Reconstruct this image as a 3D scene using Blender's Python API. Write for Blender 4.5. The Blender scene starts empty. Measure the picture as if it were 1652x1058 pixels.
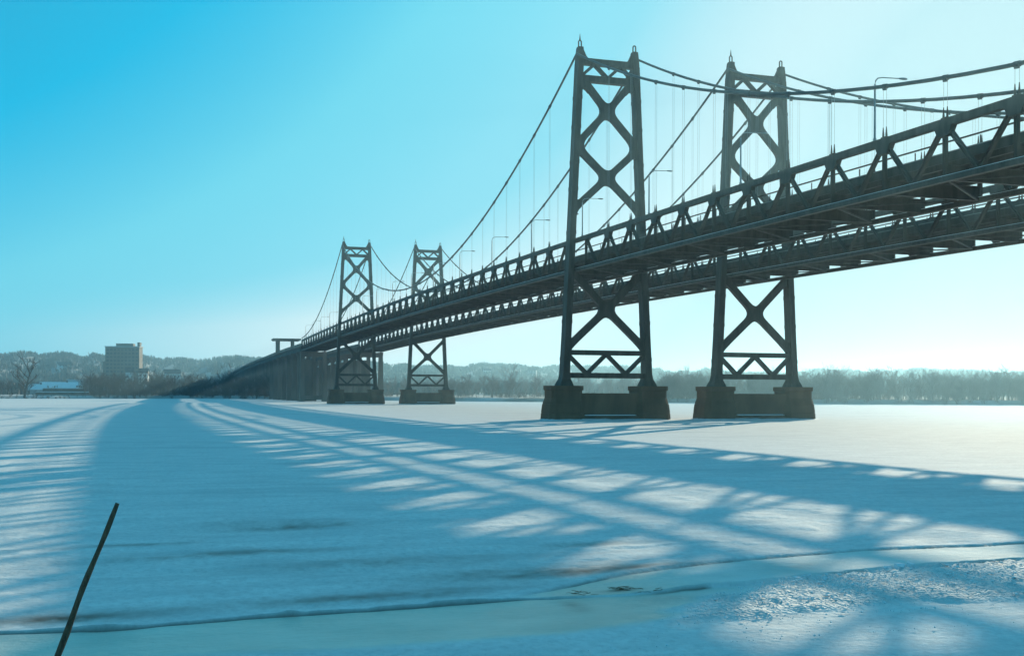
import bpy, math, random
import numpy as np
from mathutils import Vector, Matrix, Quaternion

R = math.radians
rng = np.random.default_rng(7)
random.seed(7)
scene = bpy.context.scene
C = scene.collection

# ------------------------------------------------------------------ camera
TH, ROLL, CAM_H = 0.3015, 0.0039, 3.8935
cam_d = bpy.data.cameras.new('camera')
cam = bpy.data.objects.new('camera', cam_d)
C.objects.link(cam)
cam_d.sensor_width = 36.0
cam_d.lens = 1820.76 / 1652 * 36.0
cam_d.shift_y = (634.5 - 529.0) / 1652
cam_d.clip_start = 0.1
cam_d.clip_end = 30000
_f = Vector((math.sin(TH), math.cos(TH), 0))
_r = Vector((math.cos(TH), -math.sin(TH), 0))
_u = Vector((0, 0, 1))
_rt = _r * math.cos(ROLL) + _u * math.sin(ROLL)
_up = -_r * math.sin(ROLL) + _u * math.cos(ROLL)
cam.matrix_world = Matrix(((_rt.x, _up.x, -_f.x, 0), (_rt.y, _up.y, -_f.y, 0),
                           (_rt.z, _up.z, -_f.z, CAM_H), (0, 0, 0, 1)))
scene.camera = cam

# ------------------------------------------------------------------ sky, sun, exposure
SUN = Vector((1.0, 1.09, 0.380)).normalized()
SUN_EL = math.asin(SUN.z)
SUN_AZ = math.atan2(SUN.x, SUN.y)
world = bpy.data.worlds.new('World')
scene.world = world
world.use_nodes = True
nt = world.node_tree
nt.nodes.clear()
sky = nt.nodes.new('ShaderNodeTexSky')
sky.sky_type = 'NISHITA'
sky.sun_disc = False
sky.sun_elevation = SUN_EL
sky.sun_rotation = SUN_AZ
sky.altitude = 200
sky.air_density = 1.0
sky.dust_density = 1.6
sky.ozone_density = 2.0
# film response of the old colour print: the Nishita radiance drives a cyan-to-white scale
sep = nt.nodes.new('ShaderNodeSeparateColor')
nt.links.new(sky.outputs[0], sep.inputs[0])
ramp_n = nt.nodes.new('ShaderNodeValToRGB')
rng_n = nt.nodes.new('ShaderNodeMapRange')
rng_n.inputs['From Min'].default_value = 0.0
rng_n.inputs['From Max'].default_value = 40.0
nt.links.new(sep.outputs[0], rng_n.inputs['Value'])
nt.links.new(rng_n.outputs[0], ramp_n.inputs['Fac'])
SKY_STOPS = [(0.5, (0.07, 0.30, 0.48)), (1.7, (0.022, 0.40, 0.66)), (2.8, (0.004, 0.50, 0.81)), (4.6, (0.16, 0.69, 0.87)), (7.5, (0.24, 0.71, 0.87)),
             (12.0, (0.27, 0.67, 0.81)), (18.0, (0.30, 0.63, 0.74)), (36.0, (0.32, 0.58, 0.66))]
els = ramp_n.color_ramp.elements
for i, (p_, c_) in enumerate(SKY_STOPS):
    e_ = els[i] if i < 2 else els.new(p_ / 40.0)
    e_.position = p_ / 40.0
    e_.color = (*c_, 1)
gain = nt.nodes.new('ShaderNodeVectorMath')
gain.operation = 'SCALE'
gain.inputs['Scale'].default_value = 8.6
# whitening of the low sky where the long air path reddens it
ratio = nt.nodes.new('ShaderNodeMath')
ratio.operation = 'DIVIDE'
nt.links.new(sep.outputs[0], ratio.inputs[0])
nt.links.new(sep.outputs[2], ratio.inputs[1])
mr1 = nt.nodes.new('ShaderNodeMapRange')
mr1.inputs['From Min'].default_value, mr1.inputs['From Max'].default_value = 1.0, 1.45
nt.links.new(ratio.outputs[0], mr1.inputs['Value'])
mr2 = nt.nodes.new('ShaderNodeMapRange')
mr2.inputs['From Min'].default_value, mr2.inputs['From Max'].default_value = 5.0, 10.0
nt.links.new(sep.outputs[0], mr2.inputs['Value'])
wf = nt.nodes.new('ShaderNodeMath')
wf.operation = 'MULTIPLY'
nt.links.new(mr1.outputs[0], wf.inputs[0])
nt.links.new(mr2.outputs[0], wf.inputs[1])
low = nt.nodes.new('ShaderNodeMix')
low.data_type = 'RGBA'
low.inputs[7].default_value = (0.80, 0.92, 0.94, 1)
mr3 = nt.nodes.new('ShaderNodeMapRange')
mr3.inputs['From Min'].default_value, mr3.inputs['From Max'].default_value = 12.0, 26.0
mr3.inputs['To Min'].default_value, mr3.inputs['To Max'].default_value = 1.0, 0.35
nt.links.new(sep.outputs[0], mr3.inputs['Value'])
wf2 = nt.nodes.new('ShaderNodeMath')
wf2.operation = 'MULTIPLY'
nt.links.new(wf.outputs[0], wf2.inputs[0])
nt.links.new(mr3.outputs[0], wf2.inputs[1])
nt.links.new(wf2.outputs[0], low.inputs[0])
nt.links.new(ramp_n.outputs[0], low.inputs[6])
nt.links.new(low.outputs[2], gain.inputs[0])
bg = nt.nodes.new('ShaderNodeBackground')
bg.inputs['Strength'].default_value = 0.10
wo = nt.nodes.new('ShaderNodeOutputWorld')
nt.links.new(gain.outputs[0], bg.inputs['Color'])
nt.links.new(bg.outputs[0], wo.inputs['Surface'])

sun_d = bpy.data.lights.new('sun', 'SUN')
sun_d.energy = 5.0
sun_d.angle = R(0.42)
sun_d.color = (1.0, 0.90, 0.67)
sun = bpy.data.objects.new('sun', sun_d)
sun.rotation_mode = 'QUATERNION'
sun.rotation_quaternion = SUN.to_track_quat('Z', 'Y')
sun.location = SUN * 500
C.objects.link(sun)

vs = scene.view_settings
vs.view_transform = 'Standard'
vs.look = 'None'
vs.exposure = 0.2
vs.gamma = 1.0
vs.use_curve_mapping = False
scene.render.engine = 'CYCLES'
scene.cycles.use_denoising = True
scene.cycles.max_bounces = 6
scene.cycles.diffuse_bounces = 3
scene.cycles.glossy_bounces = 3
scene.cycles.volume_bounces = 0
scene.cycles.transparent_max_bounces = 8


# ------------------------------------------------------------------ materials
def material(name, base, rough=0.7, var=0.25, scale=0.6, bump=0.0, bscale=8.0, spec=0.4, second=None, stretch=None,
             metallic=0.0):
    m = bpy.data.materials.new(name)
    m.use_nodes = True
    t = m.node_tree
    b = t.nodes['Principled BSDF']
    b.inputs['Roughness'].default_value = rough
    b.inputs['Metallic'].default_value = metallic
    b.inputs['Specular IOR Level'].default_value = spec
    tc = t.nodes.new('ShaderNodeTexCoord')
    mp = t.nodes.new('ShaderNodeMapping')
    if stretch:
        mp.inputs['Scale'].default_value = stretch
    geo = t.nodes.new('ShaderNodeNewGeometry')
    t.links.new(geo.outputs['Position'], mp.inputs['Vector'])
    n = t.nodes.new('ShaderNodeTexNoise')
    n.inputs['Scale'].default_value = scale
    n.inputs['Detail'].default_value = 6
    n.inputs['Roughness'].default_value = 0.6
    t.links.new(mp.outputs[0], n.inputs['Vector'])
    rp = t.nodes.new('ShaderNodeValToRGB')
    rp.color_ramp.elements[0].position = 0.32
    rp.color_ramp.elements[1].position = 0.68
    a = second if second else tuple(c * (1 - var) for c in base)
    bb = base if second else tuple(min(1, c * (1 + var)) for c in base)
    rp.color_ramp.elements[0].color = (*a, 1)
    rp.color_ramp.elements[1].color = (*bb, 1)
    t.links.new(n.outputs['Fac'], rp.inputs['Fac'])
    t.links.new(rp.outputs[0], b.inputs['Base Color'])
    if bump:
        n2 = t.nodes.new('ShaderNodeTexNoise')
        n2.inputs['Scale'].default_value = bscale
        n2.inputs['Detail'].default_value = 4
        t.links.new(geo.outputs['Position'], n2.inputs['Vector'])
        bp = t.nodes.new('ShaderNodeBump')
        bp.inputs['Strength'].default_value = bump
        bp.inputs['Distance'].default_value = 0.05
        t.links.new(n2.outputs['Fac'], bp.inputs['Height'])
        t.links.new(bp.outputs[0], b.inputs['Normal'])
    return m


M = {}
M['steel'] = material('painted_steel', (0.092, 0.066, 0.048), 0.65, 0.25, 1.3, second=(0.045, 0.026, 0.015), stretch=(1, 1, 0.22))
M['cable'] = material('cable_steel', (0.07, 0.075, 0.07), 0.6, 0.2, 1.0)
M['rope'] = material('hanger_rope', (0.30, 0.32, 0.32), 0.5, 0.2, 1.0)
M['galv'] = material('galvanised_steel', (0.30, 0.32, 0.32), 0.45, 0.15, 2.0, metallic=0.3)
M['slab'] = material('deck_concrete', (0.24, 0.23, 0.21), 0.85, 0.2, 0.5)
M['concrete'] = material('pier_concrete', (0.19, 0.095, 0.05), 0.9, 0.3, 0.35, bump=0.5, bscale=3.0,
                         second=(0.10, 0.05, 0.027), stretch=(1, 1, 0.35))
M['concrete_light'] = material('viaduct_concrete', (0.24, 0.18, 0.14), 0.9, 0.3, 0.2, second=(0.11, 0.08, 0.06),
                               stretch=(1, 1, 0.25))
M['bark'] = material('bark', (0.085, 0.055, 0.038), 0.95, 0.3, 0.3)
M['twig'] = material('twigs', (0.24, 0.21, 0.19), 0.95, 0.3, 0.05)
M['wood_far'] = material('hillside_twigs', (0.20, 0.19, 0.17), 0.95, 0.3, 0.02)
M['snow'] = material('snow', (0.80, 0.82, 0.84), 0.75, 0.06, 0.6)
M['land'] = material('winter_ground', (0.55, 0.55, 0.54), 0.95, 0.3, 0.02, second=(0.16, 0.135, 0.10))
M['hill'] = material('wooded_hillside', (0.40, 0.39, 0.37), 0.95, 0.3, 0.012, second=(0.16, 0.14, 0.12))
M['wall_pale'] = material('pale_siding', (0.72, 0.71, 0.68), 0.8, 0.06, 0.3)
M['wall_tan'] = material('tan_brick', (0.22, 0.185, 0.15), 0.85, 0.12, 0.2)
M['wall_grey'] = material('grey_siding', (0.40, 0.41, 0.41), 0.8, 0.1, 0.3)
M['roof_dark'] = material('dark_shingles', (0.10, 0.09, 0.085), 0.9, 0.2, 0.5)
M['glass'] = material('window_glass', (0.13, 0.12, 0.11), 0.25, 0.2, 0.2, spec=0.5)
M['pole'] = material('weathered_wood', (0.17, 0.105, 0.06), 0.9, 0.35, 6.0, bump=0.6, bscale=30,
                     second=(0.07, 0.04, 0.025), stretch=(4, 4, 0.6))
M['weed'] = material('dead_weed', (0.22, 0.12, 0.06), 0.95, 0.3, 3.0)


# ------------------------------------------------------------------ mesh helpers
class MB:
    def __init__(self):
        self.v, self.f = [], []

    def add(self, vs_, fs_):
        o = len(self.v)
        self.v += [tuple(x) for x in vs_]
        self.f += [tuple(i + o for i in q) for q in fs_]

    def box(self, x0, x1, y0, y1, z0, z1):
        self.add([(x0, y0, z0), (x1, y0, z0), (x1, y1, z0), (x0, y1, z0), (x0, y0, z1), (x1, y0, z1), (x1, y1, z1), (x0, y1, z1)],
                 [(0, 3, 2, 1), (4, 5, 6, 7), (0, 1, 5, 4), (1, 2, 6, 5), (2, 3, 7, 6), (3, 0, 4, 7)])

    def loft(self, rings, cap=True):
        n = len(rings[0])
        o = len(self.v)
        for r in rings:
            self.v += [tuple(p) for p in r]
        for k in range(len(rings) - 1):
            for i in range(n):
                j = (i + 1) % n
                self.f.append((o + k * n + i, o + k * n + j, o + (k + 1) * n + j, o + (k + 1) * n + i))
        if cap:
            self.f.append(tuple(o + i for i in reversed(range(n))))
            self.f.append(tuple(o + (len(rings) - 1) * n + i for i in range(n)))

    def rects(self, secs):
        """secs: (z, x0, x1, y0, y1) rectangles lofted upwards"""
        self.loft([[(a, c, z), (b, c, z), (b, d, z), (a, d, z)] for z, a, b, c, d in secs])

    def tube(self, pts, rad, n=6, cap=True):
        pts = [Vector(p) for p in pts]
        if not hasattr(rad, '__len__'):
            rad = [rad] * len(pts)
        rings = []
        for i, p in enumerate(pts):
            d = (pts[min(i + 1, len(pts) - 1)] - pts[max(i - 1, 0)]).normalized()
            a = d.cross(Vector((0, 0, 1)) if abs(d.z) < 0.95 else Vector((1, 0, 0))).normalized()
            b = d.cross(a)
            rings.append([p + (a * math.cos(2 * math.pi * k / n) + b * math.sin(2 * math.pi * k / n)) * -rad[i] if False else
                          p + (a * math.cos(2 * math.pi * k / n) + b * math.sin(2 * math.pi * k / n)) * rad[i] for k in range(n)])
        self.loft(rings, cap)

    def sweep(self, pts, x0, x1, z0, z1):
        """box section swept along points running in Y; section offsets in X and Z"""
        self.loft([[(p[0] + x0, p[1], p[2] + z0), (p[0] + x1, p[1], p[2] + z0), (p[0] + x1, p[1], p[2] + z1), (p[0] + x0, p[1], p[2] + z1)]
                   for p in pts])

    def plate(self, poly, y0, y1):
        """polygon in XZ (counter-clockwise seen from -Y) extruded along Y"""
        n = len(poly)
        self.add([(x, y0, z) for x, z in poly] + [(x, y1, z) for x, z in poly],
                 [tuple(range(n)), tuple(range(2 * n - 1, n - 1, -1))] + [(i, i + n, (i + 1) % n + n, (i + 1) % n) for i in range(n)])

    def mesh(self, name, mat, smooth=False):
        me = bpy.data.meshes.new(name)
        me.from_pydata(self.v, [], self.f)
        import bmesh
        bm = bmesh.new()
        bm.from_mesh(me)
        bmesh.ops.recalc_face_normals(bm, faces=bm.faces)
        bm.to_mesh(me)
        bm.free()
        me.materials.append(M[mat])
        if smooth:
            me.polygons.foreach_set('use_smooth', [True] * len(me.polygons))
        return me

    def obj(self, name, mat, parent=None, loc=(0, 0, 0), smooth=False):
        return put(name, self.mesh(name, mat, smooth), parent, loc)


def put(name, me, parent=None, loc=(0, 0, 0)):
    o = bpy.data.objects.new(name, me)
    o.location = loc
    o.parent = parent
    C.objects.link(o)
    return o


def empty(name, loc=(0, 0, 0), parent=None):
    o = bpy.data.objects.new(name, None)
    o.location = loc
    o.parent = parent
    o.empty_display_size = 0.5
    C.objects.link(o)
    return o


def tag(o, label, cat, group=None, kind=None):
    o['label'] = label
    o['category'] = cat
    if group:
        o['group'] = group
    if kind:
        o['kind'] = kind
    return o


def bar(name, me, parent, p0, p1, up=Vector((1, 0, 0))):
    """unit bar mesh (0..1 along Z) stretched from p0 to p1; its local X follows 'up'"""
    p0, p1 = Vector(p0), Vector(p1)
    d = p1 - p0
    L = d.length
    z = d / L
    y = z.cross(up).normalized()
    x = y.cross(z)
    o = bpy.data.objects.new(name, me)
    o.parent = parent
    o.matrix_local = Matrix(((x.x, y.x, z.x * L, p0.x), (x.y, y.y, z.y * L, p0.y), (x.z, y.z, z.z * L, p0.z), (0, 0, 0, 1)))
    C.objects.link(o)
    return o


def unit_bar(name, wx, wy, mat, open_web=False):
    b = MB()
    if open_web:   # I section
        t = 0.045
        b.box(-wx / 2, wx / 2, -wy / 2, -wy / 2 + t, 0, 1)
        b.box(-wx / 2, wx / 2, wy / 2 - t, wy / 2, 0, 1)
        b.box(-t / 2, t / 2, -wy / 2 + t, wy / 2 - t, 0, 1)
    else:
        b.box(-wx / 2, wx / 2, -wy / 2, wy / 2, 0, 1)
    return b.mesh(name, mat)


# ------------------------------------------------------------------ setting: frozen river
XL, GAP = 63.196, 24.81
YN, SPAN, SIDE = 156.14, 225.5, 113.0
YF = YN + SPAN
YA0, YA1 = YN - SIDE, YF + SIDE


def interp(x, pts):
    return np.interp(x, [p[0] for p in pts], [p[1] for p in pts])


def smooth(a, b, x):
    t = np.clip((x - a) / (b - a), 0, 1)
    return t * t * (3 - 2 * t)


def vnoise(x, y, seed=0):
    """smooth value noise on a lattice, vectorised"""
    xi, yi = np.floor(x).astype(np.int64), np.floor(y).astype(np.int64)
    xf, yf = x - xi, y - yi
    xf, yf = xf * xf * (3 - 2 * xf), yf * yf * (3 - 2 * yf)

    def hsh(a, b):
        n = (a * 374761393 + b * 668265263 + seed * 982451653) & 0x7fffffff
        n = ((n ^ (n >> 13)) * 1274126177) & 0x7fffffff
        return ((n ^ (n >> 16)) & 0xffff) / 65535.0
    a, b = hsh(xi, yi), hsh(xi + 1, yi)
    c, d = hsh(xi, yi + 1), hsh(xi + 1, yi + 1)
    return (a * (1 - xf) + b * xf) * (1 - yf) + (c * (1 - xf) + d * xf) * yf


EDGE = [(-40, 19.0), (-12, 19.6), (-2.4, 19.72), (-1.5, 19.62), (-0.6, 19.55), (1.5, 19.95), (3.2, 20.1), (6.3, 20.42), (8.5, 20.3), (9.9, 20.5),
        (11.6, 20.75), (13.2, 21.2), (15.0, 21.45), (16.2, 21.8), (17.6, 21.75), (19.5, 21.95), (30, 22.6), (60, 24)]
EDGE2 = [(5.5, 20.45), (6.4, 20.6), (9.3, 22.3), (13.1, 23.7), (16.9, 24.3), (21.4, 24.05), (30, 24.2)]


def ice():
    xs = np.concatenate([[-6000, -3000, -1500, -800, -400, -200, -120, -80, -60, -45, -35, -28, -23], np.arange(-19, -8, 0.5),
                         np.arange(-8, 24, 0.11), np.arange(24, 34, 0.4), [36, 40, 46, 54, 64, 80, 110, 150, 220, 350, 600, 1000, 2000, 4000, 6000]])
    v = np.concatenate([[-2000, -800, -300, -120, -60, -35, -24, -17, -13, -10, -8, -6.5], np.arange(-5.5, -0.4, 0.09), np.arange(-0.4, 0.45, 0.035),
                        np.arange(0.45, 6, 0.085), np.arange(6, 14, 0.25), np.arange(14.5, 40, 0.8), np.arange(41, 90, 2.2),
                        [95, 102, 112, 125, 140, 160, 190, 230, 280, 340, 420, 500, 600, 800, 1200, 2000, 4000, 8000]])
    X, V = np.meshgrid(xs, v)
    e1 = interp(np.clip(X, -40, 60), EDGE)
    wob = 0.16 * (vnoise(X * 1.3, X * 0 + 3.3, 5) - 0.5) + 0.09 * (vnoise(X * 4.1, X * 0 + 1.3, 6) - 0.5)
    e1 = e1 + wob * (0.45 + 0.75 * smooth(7, 11, X))
    k = 1 - smooth(8, 30, np.abs(V))
    Y = V + 20.0 * (1 - k) + e1 * k
    Z = 0.05 * (vnoise(X * 0.16, Y * 0.10, 1) - 0.5) + 0.03 * (vnoise(X * 0.45 + 5, Y * 0.33, 2) - 0.5)
    near = smooth(90, 30, Y) if False else 1 - smooth(30, 90, Y)
    Z = Z * (0.3 + 0.7 * near)
    d2 = Y - interp(np.clip(X, 5.5, 30), EDGE2)
    # left: thin overlapping sheet edge; right: thick plate with a broken edge above granular snow
    left = 1 - smooth(6.0, 8.5, X)
    right = smooth(7.0, 11.0, X)
    lip = np.exp(-np.clip(V, 0, None) / 0.30) * (V >= 0)
    lh = 0.15 + 1.5 * vnoise(X * 0.9 + 3, X * 0 + 2.2, 8) * (0.5 + vnoise(X * 3.7, X * 0 + 5.2, 18))
    Z += left * (0.050 * lip * lh + 0.012 * (V >= 0))
    Z -= left * 0.06 * np.exp(-((V + 0.05) / 0.045) ** 2)
    height = 0.10 + 0.06 * (vnoise(X * 0.6, X * 0 + 8.1, 9) - 0.4)
    Z += right * height * smooth(-0.03, 0.02, V) * (1 - 0.5 * smooth(0.6, 3, V))
    Z -= right * 0.03 * np.exp(-((V + 0.16) / 0.12) ** 2)
    # second crack behind the pale plate
    on2 = smooth(6.2, 8.0, X)
    Z -= on2 * 0.035 * np.exp(-(d2 / 0.09) ** 2)
    Z += on2 * 0.05 * smooth(-0.02, 0.08, d2) * np.exp(-np.clip(d2, 0, None) / 1.2)
    # third thin ledge parallel to the left crack
    e3 = V - (0.55 + 0.18 * (X - 2.5))
    on3 = smooth(1.8, 2.8, X) * (1 - smooth(4.6, 6.2, X))
    Z += on3 * 0.035 * smooth(-0.04, 0.02, e3) * np.exp(-np.clip(e3, 0, None) / 0.5)
    # crusty granular snow on the right, below the plate edge
    lowY = interp(X, [(6, 17.6), (8, 17.6), (11, 17.75), (13.3, 18.2), (15, 17.8), (20, 17.4), (30, 17)]) + 0.5 * (vnoise(X * 1.1, Y * 0.7, 15) - 0.5)
    lim = 8.0 + (Y - 17.7) * 1.15 + 1.3 * (vnoise(X * 0.8, Y * 1.6, 16) - 0.5)
    grain = smooth(-0.3, 0.9, X - lim) * (1 - smooth(-0.10, -0.02, V)) * smooth(-0.2, 0.25, Y - lowY)
    gpatch = 0.55 + 0.45 * smooth(0.3, 0.6, vnoise(X * 0.5, Y * 0.9, 17))
    gn = 0.6 * vnoise(X * 5.5, Y * 4.5, 11) + 0.4 * vnoise(X * 9, Y * 9, 12)
    Z += grain * gpatch * (0.13 * gn ** 1.4 + 0.01)
    Z += right * 0.015 * (vnoise(X * 2.0, Y * 2.0, 14) - 0.5) * (V < 0)
    # gentle wind ridges farther out
    far = smooth(1.0, 5.0, V) * (1 - smooth(60, 130, Y))
    Z += far * 0.030 * (vnoise(X * 0.35 + 0.1 * Y, Y * 1.1 - X * 0.06, 21) - 0.5)
    # hard wind crust: low scalloped drifts with a steep lee edge
    dr = vnoise(X * 0.55 + 0.25 * Y, Y * 0.8 - X * 0.12, 22) + 0.35 * vnoise(X * 1.9, Y * 2.3, 23)
    Z += far * 0.035 * smooth(0.62, 0.72, dr) * (1 - 0.5 * smooth(0.8, 1.2, dr))
    Z += smooth(-6, -5, V) * (1 - smooth(40, 60, Y)) * 0.010 * (vnoise(X * 3.1, Y * 3.7, 24) - 0.5)
    ny, nx = X.shape
    idx = np.arange(nx * ny).reshape(ny, nx)
    F = np.stack([idx[:-1, :-1], idx[:-1, 1:], idx[1:, 1:], idx[1:, :-1]], -1).reshape(-1, 4)
    me = bpy.data.meshes.new('river_ice')
    me.vertices.add(nx * ny)
    me.vertices.foreach_set('co', np.stack([X, Y, Z], -1).reshape(-1).astype(np.float32))
    me.loops.add(F.size)
    me.loops.foreach_set('vertex_index', F.reshape(-1).astype(np.int32))
    me.polygons.add(len(F))
    me.polygons.foreach_set('loop_start', (np.arange(len(F)) * 4).astype(np.int32))
    me.polygons.foreach_set('use_smooth', np.ones(len(F), bool))
    me.update(calc_edges=True)

    def attr(name, arr):
        a = me.attributes.new(name, 'FLOAT', 'POINT')
        a.data.foreach_set('value', np.clip(arr, 0, 1).reshape(-1).astype(np.float32))
    attr('grain', grain)
    # bare smooth ice: the tongue left of the granular snow and the plate between the cracks
    bare = smooth(-0.35, 0.25, Y - interp(X, [(-8, 17.3), (0.4, 17.4), (3, 17.15), (6.2, 17.35), (8.1, 17.9), (12, 19.5)])) * (1 - smooth(-0.3, 0.6, X - lim)) * (1 - smooth(-0.06, -0.01, V)) + smooth(6.0, 7.5, X) * (1 - smooth(-0.1, 0.0, d2)) * smooth(-0.02, 0.05, V)
    bare = np.maximum(bare, (1 - grain) * smooth(6, 9, X) * 0)
    attr('bare', bare)
    attr('gloss', bare * (1 - smooth(8.0, 12.0, X)))
    # dirt: wind-blown silt streaks and a weed stain at the crack
    dirt = np.zeros_like(X)

    def streak(cx, cy, lx, ly, s, slope=0.0):
        g = np.exp(-((X - cx) / lx) ** 2 - ((Y - cy - slope * (X - cx)) / ly) ** 2)
        return s * g * (0.25 + 0.7 * vnoise(X * 2.2, Y * 2.2 + cx, 31) + 0.5 * vnoise(X * 7.0, Y * 5.0 + cx, 32))
    for a in [(3.6, 33.2, 2.0, 0.9, 0.55), (2.9, 34.6, 1.6, 0.6, 0.25), (1.0, 27.9, 2.3, 0.6, 0.5, .12), (3.2, 28.0, 1.6, 0.4, 0.25, .1),
              (-0.6, 30.1, 1.5, 0.25, 0.6, .12), (10.2, 27.0, 1.3, 0.5, 0.45), (7.6, 23.4, 2.6, 0.8, 0.5, .1), (3.8, 21.3, 3.2, 0.5, 0.55, .12),
              (-1.6, 20.6, 1.4, 0.5, 0.75), (8.7, 20.65, 0.4, 0.12, 0.9), (7.3, 19.5, 0.2, 0.5, 0.55), (9.3, 19.8, 0.7, 0.4, 0.25),
              (9.5, 23.0, 2.2, 0.45, 0.55, .12), (13.4, 22.3, 1.2, 0.8, 0.22), (5.0, 25.6, 3.5, 0.8, 0.35, .05)]:
        dirt += streak(*a)
    crack = left * np.exp(-((V + 0.05) / 0.05) ** 2) * 1.3 + on2 * np.exp(-((d2 + 0.02) / 0.06) ** 2) * (0.35 + 0.6 * vnoise(X * 1.5, Y * 0, 33))
    crack += right * np.exp(-((V + 0.05) / 0.05) ** 2) * 0.9 * smooth(0.35, 0.6, vnoise(X * 0.9, X * 0 + 4, 34))
    attr('dirt', np.maximum(dirt, crack))
    o = put('river_ice', me)
    o['kind'] = 'structure'

    m = bpy.data.materials.new('snowy_ice')
    m.use_nodes = True
    t = m.node_tree
    N, Lk = t.nodes, t.links
    b = N['Principled BSDF']
    geo = N.new('ShaderNodeNewGeometry')

    def noise(scale, stretch, detail=5):
        mp = N.new('ShaderNodeMapping')
        mp.inputs['Scale'].default_value = stretch
        mp.inputs['Rotation'].default_value = (0, 0, R(6))
        Lk.new(geo.outputs['Position'], mp.inputs['Vector'])
        n = N.new('ShaderNodeTexNoise')
        n.inputs['Scale'].default_value = scale
        n.inputs['Detail'].default_value = detail
        n.inputs['Roughness'].default_value = 0.6
        Lk.new(mp.outputs[0], n.inputs['Vector'])
        return n.outputs['Fac']

    def ramp(fac, p0, p1, c0, c1):
        r = N.new('ShaderNodeValToRGB')
        r.color_ramp.elements[0].position, r.color_ramp.elements[1].position = p0, p1
        r.color_ramp.elements[0].color, r.color_ramp.elements[1].color = (*c0, 1), (*c1, 1)
        Lk.new(fac, r.inputs['Fac'])
        return r.outputs[0]

    def mix(fac, a, bcol):
        x = N.new('ShaderNodeMix')
        x.data_type = 'RGBA'
        if isinstance(fac, float):
            x.inputs[0].default_value = fac
        else:
            Lk.new(fac, x.inputs[0])
        for i, c in ((6, a), (7, bcol)):
            if isinstance(c, tuple):
                x.inputs[i].default_value = (*c, 1)
            else:
                Lk.new(c, x.inputs[i])
        return x.outputs[2]

    def attrib(name):
        a = N.new('ShaderNodeAttribute')
        a.attribute_name = name
        return a.outputs['Fac']
    streaks = noise(0.9, (0.35, 1.0, 1), 9)
    snow_c = ramp(streaks, 0.34, 0.60, (0.72, 0.71, 0.70), (0.87, 0.86, 0.84))
    old = noise(0.25, (0.16, 0.6, 1), 9)
    snow_c = mix(ramp(old, 0.56, 0.74, (0, 0, 0), (0.6, 0.6, 0.6)), snow_c, (0.46, 0.48, 0.49))
    spk = noise(5.0, (1, 0.7, 1), 10)
    spk.node.inputs['Roughness'].default_value = 0.82
    snow_c = mix(ramp(spk, 0.44, 0.64, (0, 0, 0), (0.8, 0.8, 0.8)), snow_c, (0.60, 0.59, 0.58))
    ice_n = noise(0.9, (0.5, 1, 1), 9)
    ice_c = mix(attrib('gloss'), ramp(ice_n, 0.3, 0.7, (0.72, 0.72, 0.67), (0.84, 0.84, 0.80)), ramp(ice_n, 0.3, 0.7, (0.54, 0.50, 0.41), (0.70, 0.66, 0.56)))
    col = mix(attrib('bare'), snow_c, ice_c)
    col = mix(attrib('dirt'), col, (0.15, 0.085, 0.05))
    Lk.new(col, b.inputs['Base Color'])
    rr = N.new('ShaderNodeMapRange')
    Lk.new(attrib('gloss'), rr.inputs[0])
    rr.inputs[3].default_value, rr.inputs[4].default_value = 0.85, 0.30
    Lk.new(rr.outputs[0], b.inputs['Roughness'])
    rs = N.new('ShaderNodeMapRange')
    Lk.new(attrib('gloss'), rs.inputs[0])
    rs.inputs[3].default_value, rs.inputs[4].default_value = 0.04, 0.45
    Lk.new(rs.outputs[0], b.inputs['Specular IOR Level'])
    # relief
    fine = noise(7.0, (0.8, 1, 1), 8)
    coarse = noise(1.3, (0.5, 1, 1), 6)
    s = N.new('ShaderNodeMath')
    s.operation = 'MULTIPLY_ADD'
    Lk.new(fine, s.inputs[0])
    s.inputs[1].default_value = 0.6
    Lk.new(coarse, s.inputs[2])
    bp = N.new('ShaderNodeBump')
    bp.inputs['Strength'].default_value = 0.6
    bp.inputs['Distance'].default_value = 0.08
    Lk.new(s.outputs[0], bp.inputs['Height'])
    gr = N.new('ShaderNodeTexVoronoi')
    gr.inputs['Scale'].default_value = 11.0
    Lk.new(geo.outputs['Position'], gr.inputs['Vector'])
    g2 = N.new('ShaderNodeMath')
    g2.operation = 'MULTIPLY'
    Lk.new(gr.outputs['Distance'], g2.inputs[0])
    Lk.new(attrib('grain'), g2.inputs[1])
    bp2 = N.new('ShaderNodeBump')
    bp2.inputs['Strength'].default_value = 0.9
    bp2.inputs['Distance'].default_value = 0.07
    Lk.new(g2.outputs[0], bp2.inputs['Height'])
    Lk.new(bp.outputs[0], bp2.inputs['Normal'])
    Lk.new(bp2.outputs[0], b.inputs['Normal'])
    me.materials.append(m)


ice()

# ------------------------------------------------------------------ setting: far bank and bluffs (polar sheet about the river bend)
SHORE = [(-45, 640), (-24, 655), (-8, 665), (-3, 680), (2.5, 700), (6, 640), (12, 560), (16, 519), (20, 508), (26, 497), (33, 475), (41.7, 492),
         (50, 500), (60, 520)]   # bearing from +Y in degrees, distance
BLUFF = [(-45, 54), (-9, 53), (-4, 54), (2, 51), (9, 48), (16, 45), (22, 41), (26, 33), (34, 34), (37, 37), (40, 33), (45, 33)]


def shore_r(a):
    return interp(a, SHORE)


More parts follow.
